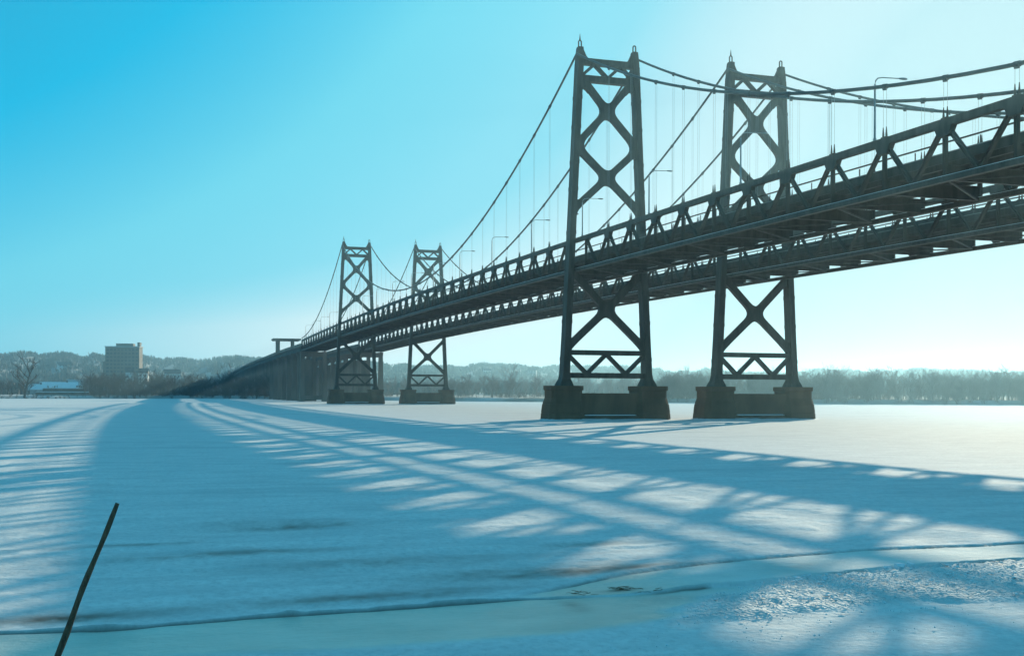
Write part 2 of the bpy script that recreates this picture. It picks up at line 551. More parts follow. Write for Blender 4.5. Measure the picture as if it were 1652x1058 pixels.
def land_z(a, r):
    s = shore_r(a)
    t = r - s
    z = -0.4 + 2.3 * smooth(0, 10, t) + 3.0 * smooth(60, 500, t)
    hb = interp(a, BLUFF)
    und = vnoise(a * 0.55 + 40, r * 0.0015, 41) - 0.5 + 0.5 * (vnoise(a * 1.7 + 9, r * 0.003, 42) - 0.5)
    z = z + (hb - 4 + 6 * und) * smooth(1050, 1900, r + 160 * und)
    return z + 0.25 * smooth(4, 30, t) * (vnoise(a * 8, r * 0.05, 43) - 0.5) * 4


def land():
    a = np.arange(-45, 60.01, 0.35)
    t = np.concatenate([[-6, 0, 1.5, 3, 5, 8, 12, 20, 32, 50, 80, 120, 180, 260, 340], np.arange(400, 1500, 60), [1650, 1900, 2400, 3200, 5000]])
    A, T = np.meshgrid(a, t)
    jag = 4 * (vnoise(A * 2.3 + 70, A * 0, 44) - 0.5)
    Rr = shore_r(A) + T + jag * (T < 30)
    Z = land_z(A, Rr - jag * (T < 30))
    X, Y = Rr * np.sin(np.radians(A)), Rr * np.cos(np.radians(A))
    ny, nx = X.shape
    idx = np.arange(nx * ny).reshape(ny, nx)
    F = np.stack([idx[:-1, :-1], idx[:-1, 1:], idx[1:, 1:], idx[1:, :-1]], -1).reshape(-1, 4)
    rf = Rr[:-1, :-1].reshape(-1)
    for name, sel, mat in (('far_bank', rf < 1150, 'land'), ('hills', rf >= 1150, 'hill')):
        ff = F[sel]
        used, inv = np.unique(ff, return_inverse=True)
        co = np.stack([X, Y, Z], -1).reshape(-1, 3)[used]
        me = bpy.data.meshes.new(name)
        me.from_pydata(co.tolist(), [], inv.reshape(-1, 4).tolist())
        me.polygons.foreach_set('use_smooth', [True] * len(me.polygons))
        me.materials.append(M[mat])
        o = put(name, me)
        o['kind'] = 'structure'


land()


def ground(a, r):
    return Vector((r * math.sin(R(a)), r * math.cos(R(a)), float(land_z(np.array(float(a)), np.array(float(r))))))


# ------------------------------------------------------------------ bridges
def chord_z(y):
    """height of the top chord centre line: one long gentle camber"""
    return 27.55 - 3.9e-5 * (y - 325.0) ** 2


DEPTH = 4.38                      # top chord to bottom chord
DECK = -2.35                      # top of slab below top chord
HW = 4.84                         # half distance between trusses
NODES = [YN - 12.6 - 7.72 * k for k in range(13, -1, -1)]
PAN = (SPAN - 24.0) / 26
NODES += [YN, *[YN + 12.0 + PAN * k for k in range(27)], YF]
NODES += [YF + 12.6 + 7.72 * k for k in range(14)]
NODES = [y for y in NODES if y not in (YN, YF)]
SADDLE = 54.0
LOW = 29.7


def cable_z(y):
    if YN <= y <= YF:
        u = (y - YN) / SPAN * 2 - 1
        return LOW + (SADDLE - LOW) * u * u
    if y < YN:
        u = (YN - y) / SIDE
    else:
        u = (y - YF) / SIDE
    end = chord_z(YA0) + 1.2 if y < YN else chord_z(YA1) + 1.2
    return SADDLE + (end - SADDLE) * u - 4 * 6.0 * u * (1 - u)


def leg_x(z):
    return 4.44 + (52.8 - z) * 0.04595


def bez(p0, c, p1, n=5):
    out = []
    for i in range(n + 1):
        t = i / n
        out.append(((1 - t) ** 2 * p0[0] + 2 * t * (1 - t) * c[0] + t * t * p1[0], (1 - t) ** 2 * p0[1] + 2 * t * (1 - t) * c[1] + t * t * p1[1]))
    return out


def line_x(p, d, q, e):
    """intersection of p+s*d and q+t*e in 2D"""
    den = d[0] * e[1] - d[1] * e[0]
    s = ((q[0] - p[0]) * e[1] - (q[1] - p[1]) * e[0]) / den
    return (p[0] + d[0] * s, p[1] + d[1] * s)


def x_brace(mb, top, mid, bot, w, y, reach):
    """X brace between the legs as arms plus a filleted centre plate"""
    ends = [(leg_x(top), top), (-leg_x(top), top), (-leg_x(bot), bot), (leg_x(bot), bot)]
    c = (0.0, mid)
    dirs = []
    for e in ends:
        d = (e[0] - c[0], e[1] - c[1])
        L = math.hypot(*d)
        dirs.append((d[0] / L, d[1] / L, L))
    for d in dirs:
        nx, nz = -d[1] * w / 2, d[0] * w / 2
        s, e = reach * 0.5, d[2]
        p0 = (c[0] + d[0] * s, c[1] + d[1] * s)
        p1 = (c[0] + d[0] * e, c[1] + d[1] * e)
        mb.plate([(p0[0] - nx, p0[1] - nz), (p1[0] - nx, p1[1] - nz), (p1[0] + nx, p1[1] + nz), (p0[0] + nx, p0[1] + nz)], -y, y)
    poly = []
    for i in range(4):
        d, e = dirs[i], dirs[(i + 1) % 4]
        a = (c[0] + d[0] * reach - d[1] * w / 2, c[1] + d[1] * reach + d[0] * w / 2)
        b = (c[0] + e[0] * reach + e[1] * w / 2, c[1] + e[1] * reach - e[0] * w / 2)
        k = line_x(a, d[:2], b, e[:2])
        poly += bez(a, k, b)
    mb.plate(poly, -y - 0.012, y + 0.012)
    return dirs


def corner_plate(side, z, up_dir, dn_dir, w, reach):
    """filleted plate in the crook between a leg and the arms that reach it"""
    lx = leg_x(z)
    pts = []
    inner_up, inner_dn = z + reach, z - reach
    w2 = w / 2

    def arm_edge(d, sgn):
        # d points from the leg towards the centre of the X; edge offset away from the leg corner
        return ((lx + d[0] * reach * 1.15 - d[1] * w2 * sgn, z + d[1] * reach * 1.15 + d[0] * w2 * sgn), d)
    top = inner_up if up_dir else z + 0.25
    bot = inner_dn if dn_dir else z - 0.6
    poly = [(lx, top), (lx, bot)]
    last = ld = None
    if dn_dir:
        p, d = arm_edge(dn_dir, 1)
        q, _ = arm_edge(dn_dir, -1)
        poly += bez((lx - 0.45, bot), line_x((lx - 0.45, bot), (0, 1), p, d), p)
        poly.append(q)
        last, ld = poly.pop(), d
    if up_dir:
        p, d = arm_edge(up_dir, 1)
        q, _ = arm_edge(up_dir, -1)
        if last:
            poly += bez(last, line_x(last, ld, p, d), p)
        else:
            poly += bez((lx - 0.9, bot), line_x((lx - 0.9, bot), (-1, 0.0), p, d), p)
        poly += bez(q, line_x(q, d, (lx - 0.45, top), (0, 1)), (lx - 0.45, top))
    else:
        poly += [last]
    if side > 0:
        return poly
    return [(-x, zz) for x, zz in reversed(poly)]


TOWER = []    # (name, mesh)


def build_tower_meshes():
    for s in (-1, 1):
        b = MB()
        secs = []
        for z, w, t in ((5.0, 2.1, 2.6), (5.35, 1.95, 2.4), (6.0, 1.35, 1.95), (6.9, 1.05, 1.75), (12, 0.96, 1.65), (30, 0.9, 1.5), (52.6, 0.9, 1.42),
                        (53.3, 0.88, 1.4)):
            cx = leg_x(z) * s
            secs.append((z, cx - w / 2, cx + w / 2, -t / 2, t / 2))
        cx = leg_x(54.8) * s
        secs.append((54.9, cx - 0.36, cx + 0.36, -0.6, 0.6))
        b.rects(secs)
        # flange strips and splice bands that break the flat faces
        for fx in (-1, 1):
            for fy in (-1, 1):
                b.loft([[(leg_x(z) * s + fx * (w / 2 - 0.10) + ox, fy * (t / 2 + 0.02) + oy, z) for ox, oy in ((-.1, -.05), (.1, -.05), (.1, .05), (-.1, .05))]
                        for z, w, t in ((6.9, 1.05, 1.75), (12, 0.96, 1.65), (30, 0.9, 1.5), (52.6, 0.9, 1.42))])
        for z in (9, 14.5, 19, 27.6, 34, 38, 43.2, 47.5):
            w, t = interp(z, [(6.9, 1.05), (12, 0.96), (30, 0.9)]), interp(z, [(6.9, 1.75), (12, 1.65), (30, 1.5), (52.6, 1.42)])
            cx = leg_x(z) * s
            b.box(cx - w / 2 - .035, cx + w / 2 + .035, -t / 2 - .09, t / 2 + .09, z - .28, z + .28)
        TOWER.append(('leg', b.mesh('tower_leg', 'steel')))
    # struts: chords and zigzag bars
    for z0, z1 in ((52.45, 53.35), (49.9, 50.85)):
        b = MB()
        b.box(-leg_x(z0) + .42, leg_x(z0) - .42, -.5, .5, z0, z1)
        TOWER.append(('strut_chord', b.mesh('strut_chord', 'steel')))
    for z0, z1 in ((9.6, 10.32), (6.2, 6.98)):
        b = MB()
        b.box(-leg_x(z0) + .42, leg_x(z0) - .42, -.55, .55, z0, z1)
        TOWER.append(('strut_chord', b.mesh('strut_chord', 'steel')))

    def zig(pts, w, y):
        for p, q in zip(pts[:-1], pts[1:]):
            b = MB()
            d = Vector((q[0] - p[0], 0, q[1] - p[1])).normalized()
            nx, nz = -d.z * w / 2, d.x * w / 2
            b.plate([(p[0] - nx, p[1] - nz), (q[0] - nx, q[1] - nz), (q[0] + nx, q[1] + nz), (p[0] + nx, p[1] + nz)], -y, y)
            TOWER.append(('lattice_bar', b.mesh('lattice_bar', 'steel')))
    xw = leg_x(51) - .35
    zig([(-xw, 50.7), (-xw / 2, 52.6), (0, 50.7), (xw / 2, 52.6), (xw, 50.7)], .42, .38)
    xw = leg_x(8.2) - .3
    zig([(-xw, 9.75), (-xw / 2, 6.85), (0, 9.75), (xw / 2, 6.85), (xw, 9.75)], .5, .42)
    dirs = []
    for top, mid, bot, w, reach in ((51.0, 45.75, 40.45, .98, 1.75), (40.45, 35.9, 30.9, .98, 1.75), (22.2, 16.35, 10.5, 1.0, 1.85)):
        b = MB()
        dirs.append(x_brace(b, top, mid, bot, w, .40, reach))
        TOWER.append(('cross_brace', b.mesh('cross_brace', 'steel')))

    def towards(z, mid):
        d = (-leg_x(z), mid - z)
        L = math.hypot(*d)
        return (d[0] / L, d[1] / L)
    spec = [(50.9, None, towards(51.0, 45.75), .98, 2.6), (40.45, towards(40.45, 45.75), towards(40.45, 35.9), .98, 1.75),
            (30.9, towards(30.9, 35.9), None, .98, 2.0), (22.2, None, towards(22.2, 16.35), 1.0, 1.8), (10.5, towards(10.5, 16.35), None, 1.0, 1.9)]
    for s in (-1, 1):
        for z, u, d, w, reach in spec:
            b = MB()
            b.plate(corner_plate(s, z, u, d, w, reach), -.43, .43)
            TOWER.append(('gusset_plate', b.mesh('tower_gusset', 'steel')))
    # saddle housings with hoop (one leg of each tower also carries a spike)
    for s in (-1, 1):
        b = MB()
        cx = leg_x(54.8) * s
        b.rects([(53.36, cx - .60, cx + .52, -.55, .55), (54.6, cx - .42, cx + .42, -.5, .5), (55.0, cx - .36, cx + .36, -.4, .4)])
        b.plate([(cx - s * .3, 53.35), (cx - s * 1.25, 53.36), (cx - s * .9, 53.75), (cx - s * .45, 54.7)][::(1 if s < 0 else -1)], -.3, .3)
        hoop = [(cx - .22, 0, 54.9), (cx - .22, 0, 55.7)] + [(cx - .22 * math.cos(t), 0, 55.75 + .22 * math.sin(t)) for t in np.linspace(.3, math.pi - .3, 6)] + \
               [(cx + .22, 0, 55.7), (cx + .22, 0, 54.9)]
        b.tube(hoop, .10, 6)
        if s < 0:
            b.tube([(cx, 0, 55.95), (cx, 0, 56.45), (cx, 0, 56.95)], [.14, .08, .02], 6)
        TOWER.append(('saddle', b.mesh('saddle_housing', 'steel')))


build_tower_meshes()


def pier_mesh():
    b = MB()

    def ring(z, hx, hy, c, cx=0):
        return [(cx - hx + c, -hy, z), (cx + hx - c, -hy, z), (cx + hx, -hy + c, z), (cx + hx, hy - c, z), (cx + hx - c, hy, z), (cx - hx + c, hy, z),
                (cx - hx, hy - c, z), (cx - hx, -hy + c, z)]
    for s in (-1, 1):
        cx = 6.75 * s
        b.loft([ring(z, hx, hy, c, cx + s * dx) for z, hx, hy, c, dx in ((-1.0, 2.75, 2.75, .7, .15), (1.0, 2.7, 2.6, .7, .12), (1.04, 2.64, 2.54, .7, .12), (1.10, 2.64, 2.54, .7, .12), (1.14, 2.69, 2.59, .7, .12), (2.35, 2.6, 2.45, .65, .06), (2.39, 2.53, 2.38, .63, .05), (2.45, 2.52, 2.37, .62, .05), (2.49, 2.56, 2.41, .63, .05), (3.3, 2.36, 2.1, .5, 0),
                                                                    (4.35, 2.36, 2.1, .5, 0), (4.45, 2.50, 2.25, .5, 0), (5.05, 2.50, 2.25, .5, 0))])
    b.box(-4.6, 4.6, -1.75, 1.75, -1, 3.98)
    b.box(-4.6, 4.6, -2.2, 2.2, -1, 0.72)
    return b.mesh('pier', 'concrete')


PIER = pier_mesh()


def drift_mesh():
    rr = random.Random(3)
    inner, mid, outer = [], [], []
    n = 56
    for i in range(n):
        t = 2 * math.pi * i / n
        c, s_ = math.cos(t), math.sin(t)
        k = (abs(c) ** 5 + abs(s_) ** 5) ** -.2
        x, y = 9.35 * c * k, 2.55 * s_ * k
        w = .5 + .9 * rr.random() + (.5 if y < 0 else 0)
        inner.append((x * .985, y * .93, .16 + .16 * rr.random()))
        mid.append((x + c * w * .45, y + s_ * w * .5, .10 + .10 * rr.random()))
        outer.append((x + c * w, y + s_ * w * 1.1, -.05))
    b = MB()
    b.loft([outer, mid, inner], cap=False)
    return b.mesh('snow_drift', 'snow', True)


DRIFT = drift_mesh()
_b = MB()
_b.loft([[(x, -2.25, z0) for x, z0 in ((-4.1, .70), (-3.9, .70))][:1] + [(4.0, -2.25, .70), (4.0, -1.74, .70), (-4.1, -1.74, .70)],
         [(-3.9, -2.15, .79), (3.8, -2.15, .78), (3.9, -1.74, .83), (-4.0, -1.74, .84)]])
LEDGE = _b.mesh('ledge_snow', 'snow')

BAR_V = unit_bar('truss_vertical', .32, .30, 'steel', True)
BAR_D = unit_bar('truss_diagonal', .34, .33, 'steel', True)
BAR_F = unit_bar('floor_beam', .34, 1.25, 'steel', True)
BAR_B = unit_bar('bottom_strut', .3, .34, 'steel')
BAR_L = unit_bar('lateral_brace', .15, .15, 'steel')
BAR_P = unit_bar('rail_post', .07, .07, 'steel')
_b = MB()
for _s in (-1, 1):
    _b.tube([(0, _s * .22, 0), (0, _s * .22, 1)], .012, 5)
BAR_H = _b.mesh('hanger', 'rope')
_b = MB()
for _s in (-1, 1):
    _b.tube([(0, _s * .22, 0), (0, _s * .22, .35), (0, _s * .22, .95)], [.10, .085, .03], 6)
    _b.box(-.16, .16, _s * .22 - .14, _s * .22 + .14, -.02, .12)
SOCKET = _b.mesh('hanger_socket', 'steel')
_b = MB()
_b.tube([(0, -.28, 0), (0, .28, 0)], .215, 10)
_b.box(-.07, .07, -.22, .22, -.32, -.16)
BAND = _b.mesh('cable_band', 'cable')
_b = MB()
_b.add([(-.27, -1.05, -.28), (-.27, 1.05, -.28), (-.27, .62, -1.05), (-.27, -.62, -1.05), (.27, -1.05, -.28), (.27, 1.05, -.28), (.27, .62, -1.05), (.27, -.62, -1.05)],
       [(0, 1, 2, 3), (7, 6, 5, 4), (0, 4, 5, 1), (1, 5, 6, 2), (2, 6, 7, 3), (3, 7, 4, 0)])
GUSSET = _b.mesh('truss_gusset', 'steel')


def bridge(x0, label):
    root = empty('suspension_bridge', (x0, 0, 0))
    tag(root, label, 'bridge', 'twin suspension bridges')
    for y in (YN, YF):
        t = empty('tower', (0, y, 0), root)
        for name, me in TOWER:
            put(name, me, t)
        p = put('pier', PIER, root, (0, y, 0))
        put('ledge_snow', LEDGE, p)
        put('snow_drift', DRIFT, p)
    fine = sorted(set([YA0] + NODES + [YA1, YN, YF]))
    prof = [(0, y, chord_z(y)) for y in fine]
    # deck
    b = MB()
    b.sweep(prof, -4.25, 4.25, DECK - .28, DECK)
    b.sweep(prof, -4.35, -3.95, DECK + .003, DECK + .22)
    b.sweep(prof, 3.95, 4.35, DECK + .003, DECK + .22)
    deck = b.obj('deck', 'slab', root)
    for sx in (-3.4, -1.7, 0, 1.7, 3.4):
        b = MB()
        b.sweep(prof, sx - .17, sx + .17, DECK - .86, DECK - .285)
        b.obj('stringer', 'steel', deck)
    for s in (-1, 1):
        b = MB()
        b.sweep(prof, s * 4.42 - .06, s * 4.42 + .06, DECK - .62, DECK + .10)
        b.obj('fascia_beam', 'steel', deck)
    ends = [YA0 + .3] + NODES + [YA1 - .3, YN - 4.2, YN + 4.2, YF - 4.2, YF + 4.2]
    ends = sorted(ends)
    for i, y in enumerate(ends):
        z = chord_z(y)
        bar('floor_beam', BAR_F, deck, (-HW + .2, y, z + DECK - 1.48), (HW - .2, y, z + DECK - 1.48), Vector((0, 1, 0)))
        bar('bottom_strut', BAR_B, deck, (-HW + .2, y, z - DEPTH), (HW - .2, y, z - DEPTH))
        if i + 1 < len(ends):
            y2 = ends[i + 1]
            s = 1 if i % 2 else -1
            bar('lateral_brace', BAR_L, deck, (-s * (HW - .2), y, z - DEPTH - .02), (s * (HW - .2), y2, chord_z(y2) - DEPTH - .02))
    for s in (-1, 1):
        tr = empty('stiffening_truss', (s * HW, 0, 0), root)
        b = MB()
        b.sweep(prof, -.26, .26, -.31, .31)
        b.obj('top_chord', 'steel', tr)
        b = MB()
        b.sweep([(0, y, z - DEPTH) for _, y, z in prof], -.24, .24, -.22, .22)
        bc = b.obj('bottom_chord', 'steel', tr)
        b = MB()
        b.sweep([(0, y, z - DEPTH) for _, y, z in prof], -.215, -.09, .222, .26)
        b.obj('chord_snow', 'snow', bc)
        # a walkway pipe that runs along the bottom chord
        for seg in ([y for y in NODES if y < YN], [y for y in NODES if YN < y < YF], [y for y in NODES if y > YF]):
            half = (seg[1] - seg[0]) / 2
            for y in seg:
                z = chord_z(y)
                bar('truss_vertical', BAR_V, tr, (0, y, z - DEPTH + .25), (0, y, z - .3))
                put('gusset_plate', GUSSET, tr, (0, y, z))
                for e in (-1, 1):
                    yb = y + e * half
                    bar('truss_diagonal', BAR_D, tr, (0, yb - e * .12, chord_z(yb) - DEPTH + .25), (0, y + e * .24, z - .3))
        for y in (YA0 + .3, YN - 4.2, YN + 4.2, YF - 4.2, YF + 4.2, YA1 - .3):
            z = chord_z(y)
            bar('end_post', BAR_V, tr, (0, y, z - DEPTH + .25), (0, y, z - .3))
            if YN - 5 < y < YN + 5 or YF - 5 < y < YF + 5:
                e = 1 if y in (YN + 4.2, YF + 4.2) else -1
                bar('truss_diagonal', BAR_D, tr, (0, y + e * 4.0, chord_z(y) - DEPTH + .25), (0, y + e * .3, z - .3))
        # cable, hangers
        pts = [(0, y, cable_z(y)) for y in sorted(set(list(np.arange(YA0 + .5, YA1, 4.0)) + [YN, YF, YA1 - .5]))]
        b = MB()
        b.tube(pts, .165, 8)
        b.obj('main_cable', 'cable', root, (s * HW, 0, 0), smooth=True)
        for y in NODES:
            if cable_z(y) - chord_z(y) < 1.2:
                continue
            bar('hanger', BAR_H, root, (s * HW, y, chord_z(y) + .3), (s * HW, y, cable_z(y) - .2))
            put('hanger_socket', SOCKET, root, (s * HW, y, chord_z(y) + .31))
            o = put('cable_band', BAND, root, (s * HW, y, cable_z(y)))
            o.rotation_euler.x = math.atan2(cable_z(y + .5) - cable_z(y - .5), 1.0)
        # railing
        b = MB()
        b.sweep([(s * 4.15, y, z + DECK) for _, y, z in prof], -.05, .05, .98, 1.10)
        rl = b.obj('railing', 'steel', root)
        for y in NODES:
            z = chord_z(y) + DECK
            bar('rail_post', BAR_P, rl, (s * 4.15, y + .8, z + .2), (s * 4.15, y + .8, z + .98))
            if y < YN:
                bar('rail_post', BAR_P, rl, (s * 4.15, y + 4.6, z + .2), (s * 4.15, y + 4.6, z + .98))
    # rocker bents where the trusses end
    for y in (YA0, YA1):
        b = MB()
        zt = chord_z(y) - DEPTH - .3
        for s in (-1, 1):
            b.rects([(-1, s * HW - 1.1, s * HW + 1.1, -1.3, 1.3), (zt - 1.6, s * HW - .8, s * HW + .8, -1.1, 1.1), (zt, s * HW - .95, s * HW + .95, -1.25, 1.25)])
        b.box(-HW + .82, HW - .82, -1.0, 1.0, zt - 2.2, zt - .1)
        b.box(-HW + .9, HW - .9, -.6, .6, 1.0, 2.6)
        b.obj('end_bent', 'concrete_light', root, (0, y, 0))
    return root


bridge(XL, 'nearer steel suspension bridge of the twin pair, on the left, crossing the frozen river')
bridge(XL + GAP, 'farther steel suspension bridge of the twin pair, parallel behind the nearer one')


# ------------------------------------------------------------------ approach viaducts
def viaduct(x0, pts, label, pier_ys):
    root = empty('approach_viaduct', (x0, 0, 0))
    tag(root, label, 'viaduct', 'approach viaducts')

    def zz(y):
        return float(interp(y, pts))
    ys = sorted(set([p[0] for p in pts] + list(pier_ys)))
    ys = [y for y in ys if pts[0][0] <= y <= pts[-1][0]]
    prof = [(0, y, zz(y)) for y in ys]
    b = MB()
    b.sweep(prof, -4.9, 4.9, -1.35, -1.0)
    b.obj('road_slab', 'concrete_light', root)
    for s in (-1, 1):
        b = MB()
        b.sweep(prof, s * 4.75 - .17, s * 4.75 + .17, -.997, 0)
        b.obj('parapet', 'concrete_light', root)
        b = MB()
        b.sweep(prof, s * 3.6 - .25, s * 3.6 + .25, -3.2, -1.353)
        b.obj('girder', 'steel', root)
    b = MB()
    b.sweep(prof, -.25, .25, -3.2, -1.353)
    b.obj('girder', 'steel', root)
    for y in pier_ys:
        z = zz(y) - 3.2
        gz = -1.5
        bb = MB()
        for s in (-1, 1):
            bb.rects([(gz, s * 3.3 - .95, s * 3.3 + .95, -1.2, 1.2), (z - 1.5, s * 3.3 - .75, s * 3.3 + .75, -.85, .85)])
        bb.rects([(z - 1.5, -4.6, 4.6, -.95, .95), (z, -5.0, 5.0, -1.0, 1.0)])
        bb.box(-2.4, 2.4, -.5, .5, gz, z - 3.5)
        bb.obj('pier', 'concrete_light', root, (0, y, 0))
    return root


FARP = [(YA1 + .3, chord_z(YA1) - 1.0), (560, 25.6), (618, 25.4), (720, 24.8), (814, 24.2), (930, 22.6), (1040, 20.4), (1130, 17.5)]
NEARP = [(-160, 17.0), (-60, 21.0), (0, 22.6), (YA0 - .3, chord_z(YA0) - 1.0)]
for x0, nm in ((XL, 'nearer'), (XL + GAP, 'farther')):
    viaduct(x0, FARP, 'concrete approach viaduct of the %s bridge, sloping down to the far shore' % nm, list(np.arange(517, 1130, 23.0)))
    viaduct(x0, NEARP, 'concrete approach viaduct of the %s bridge on the camera side of the river' % nm, [10, -24, -58, -92, -126])


def canopy():
    root = empty('road_canopy', (XL, 600, 0))
    tag(root, 'flat-roofed canopy on two posts over the far approach, left of the far towers', 'canopy')
    zd = float(interp(600, FARP)) - 1.0
    b = MB()
    b.box(-7.8, 6.4, -6, 6, 31.2, 31.95)
    b.box(-7.4, 6.0, -5.6, 5.6, 30.9, 31.197)
    b.obj('roof', 'steel', root)
    for x, w in ((-5.0, 1.0), (2.6, .85)):
        b = MB()
        b.box(x - w, x + w, -1.2, 1.2, zd + .002, 30.9)
        b.obj('post', 'concrete_light', root)
    b = MB()
    b.box(-3.9, 1.6, -1.0, 1.0, zd + .002, zd + 1.3)
    b.obj('barrier_wall', 'concrete_light', root)


canopy()

# ------------------------------------------------------------------ street lamps on the nearer bridge
LP = []
_b = MB()
_b.tube([(0, 0, 0), (0, 0, .25), (0, 0, .26), (0, 0, 4.9)], [.16, .15, .10, .075], 8)
LP.append(('pole', _b.mesh('lamp_pole', 'galv', True)))
_b = MB()
_b.tube([(0, 0, 4.85), (.06, 0, 5.2), (.28, 0, 5.45), (.7, 0, 5.55), (2.5, 0, 5.62)], [.06, .055, .05, .048, .04], 7)
LP.append(('arm', _b.mesh('lamp_arm', 'galv', True)))
_b = MB()
_b.loft([[(x, y * w, 5.62 + z * h) for y, z in ((-1, 0), (-.7, .8), (0, 1), (.7, .8), (1, 0), (.6, -.7), (0, -.9), (-.6, -.7))]
         for x, w, h in ((2.4, .06, .05), (2.6, .13, .09), (2.9, .16, .11), (3.15, .12, .08), (3.25, .04, .03))])
LP.append(('lamp_head', _b.mesh('lamp_head', 'galv', True)))
ORD = ['first', 'second', 'third', 'fourth', 'fifth', 'sixth', 'seventh', 'eighth', 'ninth', 'tenth', 'eleventh', 'twelfth']
nr = nm_ = nf = 0
lampy = [83.2 + 23.45 * k for k in range(18)]
for y in lampy:
    if y > YA1:
        break
    if y < YN:
        k = len([q for q in lampy if y < q < YN])
        lab = 'slim grey street lamp on the near truss, %s to the right of the near towers' % ORD[k]
    elif y < YF:
        k = len([q for q in lampy if YN < q < y])
        lab = 'slim grey street lamp on the near truss, %s left of the nearest tower' % ORD[k]
    else:
        k = len([q for q in lampy if YF < q < y])
        lab = 'slim grey street lamp on the near truss, %s beyond the far towers' % ORD[k]
    o = empty('street_lamp', (XL - HW, y, chord_z(y) + .31))
    tag(o, lab, 'street lamp', 'street lamps along the bridge')
    for n_, me in LP:
        put(n_, me, o)


# ------------------------------------------------------------------ trees
def make_tree(h, seed, spread=0.35, limbs=7, twigs=4, bush=False, thick=1.0):
    """bare tree: (trunk+limb verts/faces, twig verts/faces)"""
    rr = random.Random(seed)
    tb, cb = ([], []), ([], [])

    def seg(buf, p, q, r0, r1):
        V, F = buf
        d = (q - p)
        if d.length < 1e-4:
            return
        d.normalize()
        a = d.cross(Vector((0.3, 0.2, 1)) if abs(d.z) < .9 else Vector((1, 0, 0))).normalized()
        b = d.cross(a)
        o = len(V)
        for c, r in ((p, r0), (q, r1)):
            for k in range(3):
                t = k * 2.0944
                V.append(c + (a * math.cos(t) + b * math.sin(t)) * r)
        for k in range(3):
            j = (k + 1) % 3
            F.append((o + k, o + j, o + 3 + j, o + 3 + k))

    def grow(buf, p, d, L, r, lvl):
        n = 3 if lvl < 2 else 2
        pts = [p]
        dd = d.copy()
        for i in range(n):
            dd = (dd + Vector((rr.uniform(-1, 1), rr.uniform(-1, 1), rr.uniform(-.3, .9) * .6)) * (.16 + .05 * lvl)).normalized()
            q = pts[-1] + dd * (L / n)
            seg(buf, pts[-1], q, r * (1 - i / n * .6), r * (1 - (i + 1) / n * .6))
            pts.append(q)
        if lvl >= 3:
            return
        nb = (limbs, twigs + 1, twigs)[lvl]
        for k in range(nb):
            f = (rr.uniform(.28, 1.0) if lvl == 0 else rr.uniform(.25, 1.0))
            i = min(int(f * n), n - 1)
            base = pts[i].lerp(pts[i + 1], f * n - i)
            az = rr.uniform(0, 2 * math.pi)
            out = Vector((math.cos(az), math.sin(az), rr.uniform(.25, 1.1)))
            nd = (dd * (.55 if lvl else .25) + out * (spread * 2.0 if lvl == 0 else .8)).normalized()
            grow(tb if lvl == 0 else cb, base, nd, L * (rr.uniform(.42, .62) if lvl == 0 else rr.uniform(.38, .6)) * (1.0 - .25 * f), r * (.5 if lvl < 1 else .5), lvl + 1)
    r0 = h * .016 * thick
    if bush:
        for k in range(9):
            az = rr.uniform(0, 6.28)
            grow(cb, Vector((rr.uniform(-.5, .5) * h * .3, rr.uniform(-.5, .5) * h * .3, -.3)),
                 Vector((math.cos(az) * .45, math.sin(az) * .45, 1)).normalized(), h * rr.uniform(.6, 1), .05, 1)
    else:
        if rr.random() < .4:
            grow(tb, Vector((0, 0, -.5)), Vector((.16, .05, 1)).normalized(), h * .74, r0 * .85, 0)
            grow(tb, Vector((.2, 0, -.5)), Vector((-.2, -.05, 1)).normalized(), h * .68, r0 * .75, 0)
        else:
            grow(tb, Vector((0, 0, -.5)), Vector((rr.uniform(-.06, .06), 0, 1)).normalized(), h * .78, r0, 0)
    return tb, cb


def arr(buf):
    return np.array([tuple(v) for v in buf[0]], float).reshape(-1, 3), np.array(buf[1], int).reshape(-1, 4)


def mesh_np(name, V, F, mat):
    me = bpy.data.meshes.new(name)
    me.vertices.add(len(V))
    me.vertices.foreach_set('co', np.asarray(V, np.float32).reshape(-1))
    me.loops.add(F.size)
    me.loops.foreach_set('vertex_index', F.reshape(-1).astype(np.int32))
    me.polygons.add(len(F))
    me.polygons.foreach_set('loop_start', (np.arange(len(F)) * F.shape[1]).astype(np.int32))
    me.update(calc_edges=True)
    me.materials.append(M[mat])
    return me


VAR = []
for k in range(7):
    a, b_ = make_tree(1.0 * 14, 100 + k, spread=(.22, .3, .4)[k % 3], limbs=8 + k % 3, twigs=4)
    va, fa = arr(a)
    vb, fb = arr(b_)
    # widen the finest twigs so a wood keeps its density at half a kilometre
    VAR.append((np.concatenate([va, vb]) / 14.0, np.concatenate([fa, fb + len(va)])))
BUSH = []
for k in range(4):
    a, b_ = make_tree(4.0, 200 + k, bush=True)
    vb, fb = arr(b_)
    BUSH.append((vb / 4.0, fb))
print('tree faces', [len(f) for _, f in VAR], [len(f) for _, f in BUSH])


def wood(name, label, spots, variants, mat, cat='trees'):
    VV, FF, off = [], [], 0
    for i, (x, y, z, h, w) in enumerate(spots):
        V, F = variants[i % len(variants)]
        t = rng.uniform(0, 6.283)
        c, s = math.cos(t), math.sin(t)
        P = np.empty_like(V)
        P[:, 0] = (V[:, 0] * c - V[:, 1] * s) * h * w + x
        P[:, 1] = (V[:, 0] * s + V[:, 1] * c) * h * w + y
        P[:, 2] = V[:, 2] * h + z
        VV.append(P)
        FF.append(F + off)
        off += len(V)
    o = put(name, mesh_np(name, np.concatenate(VV), np.concatenate(FF), mat))
    tag(o, label, cat, kind='stuff')
    return o


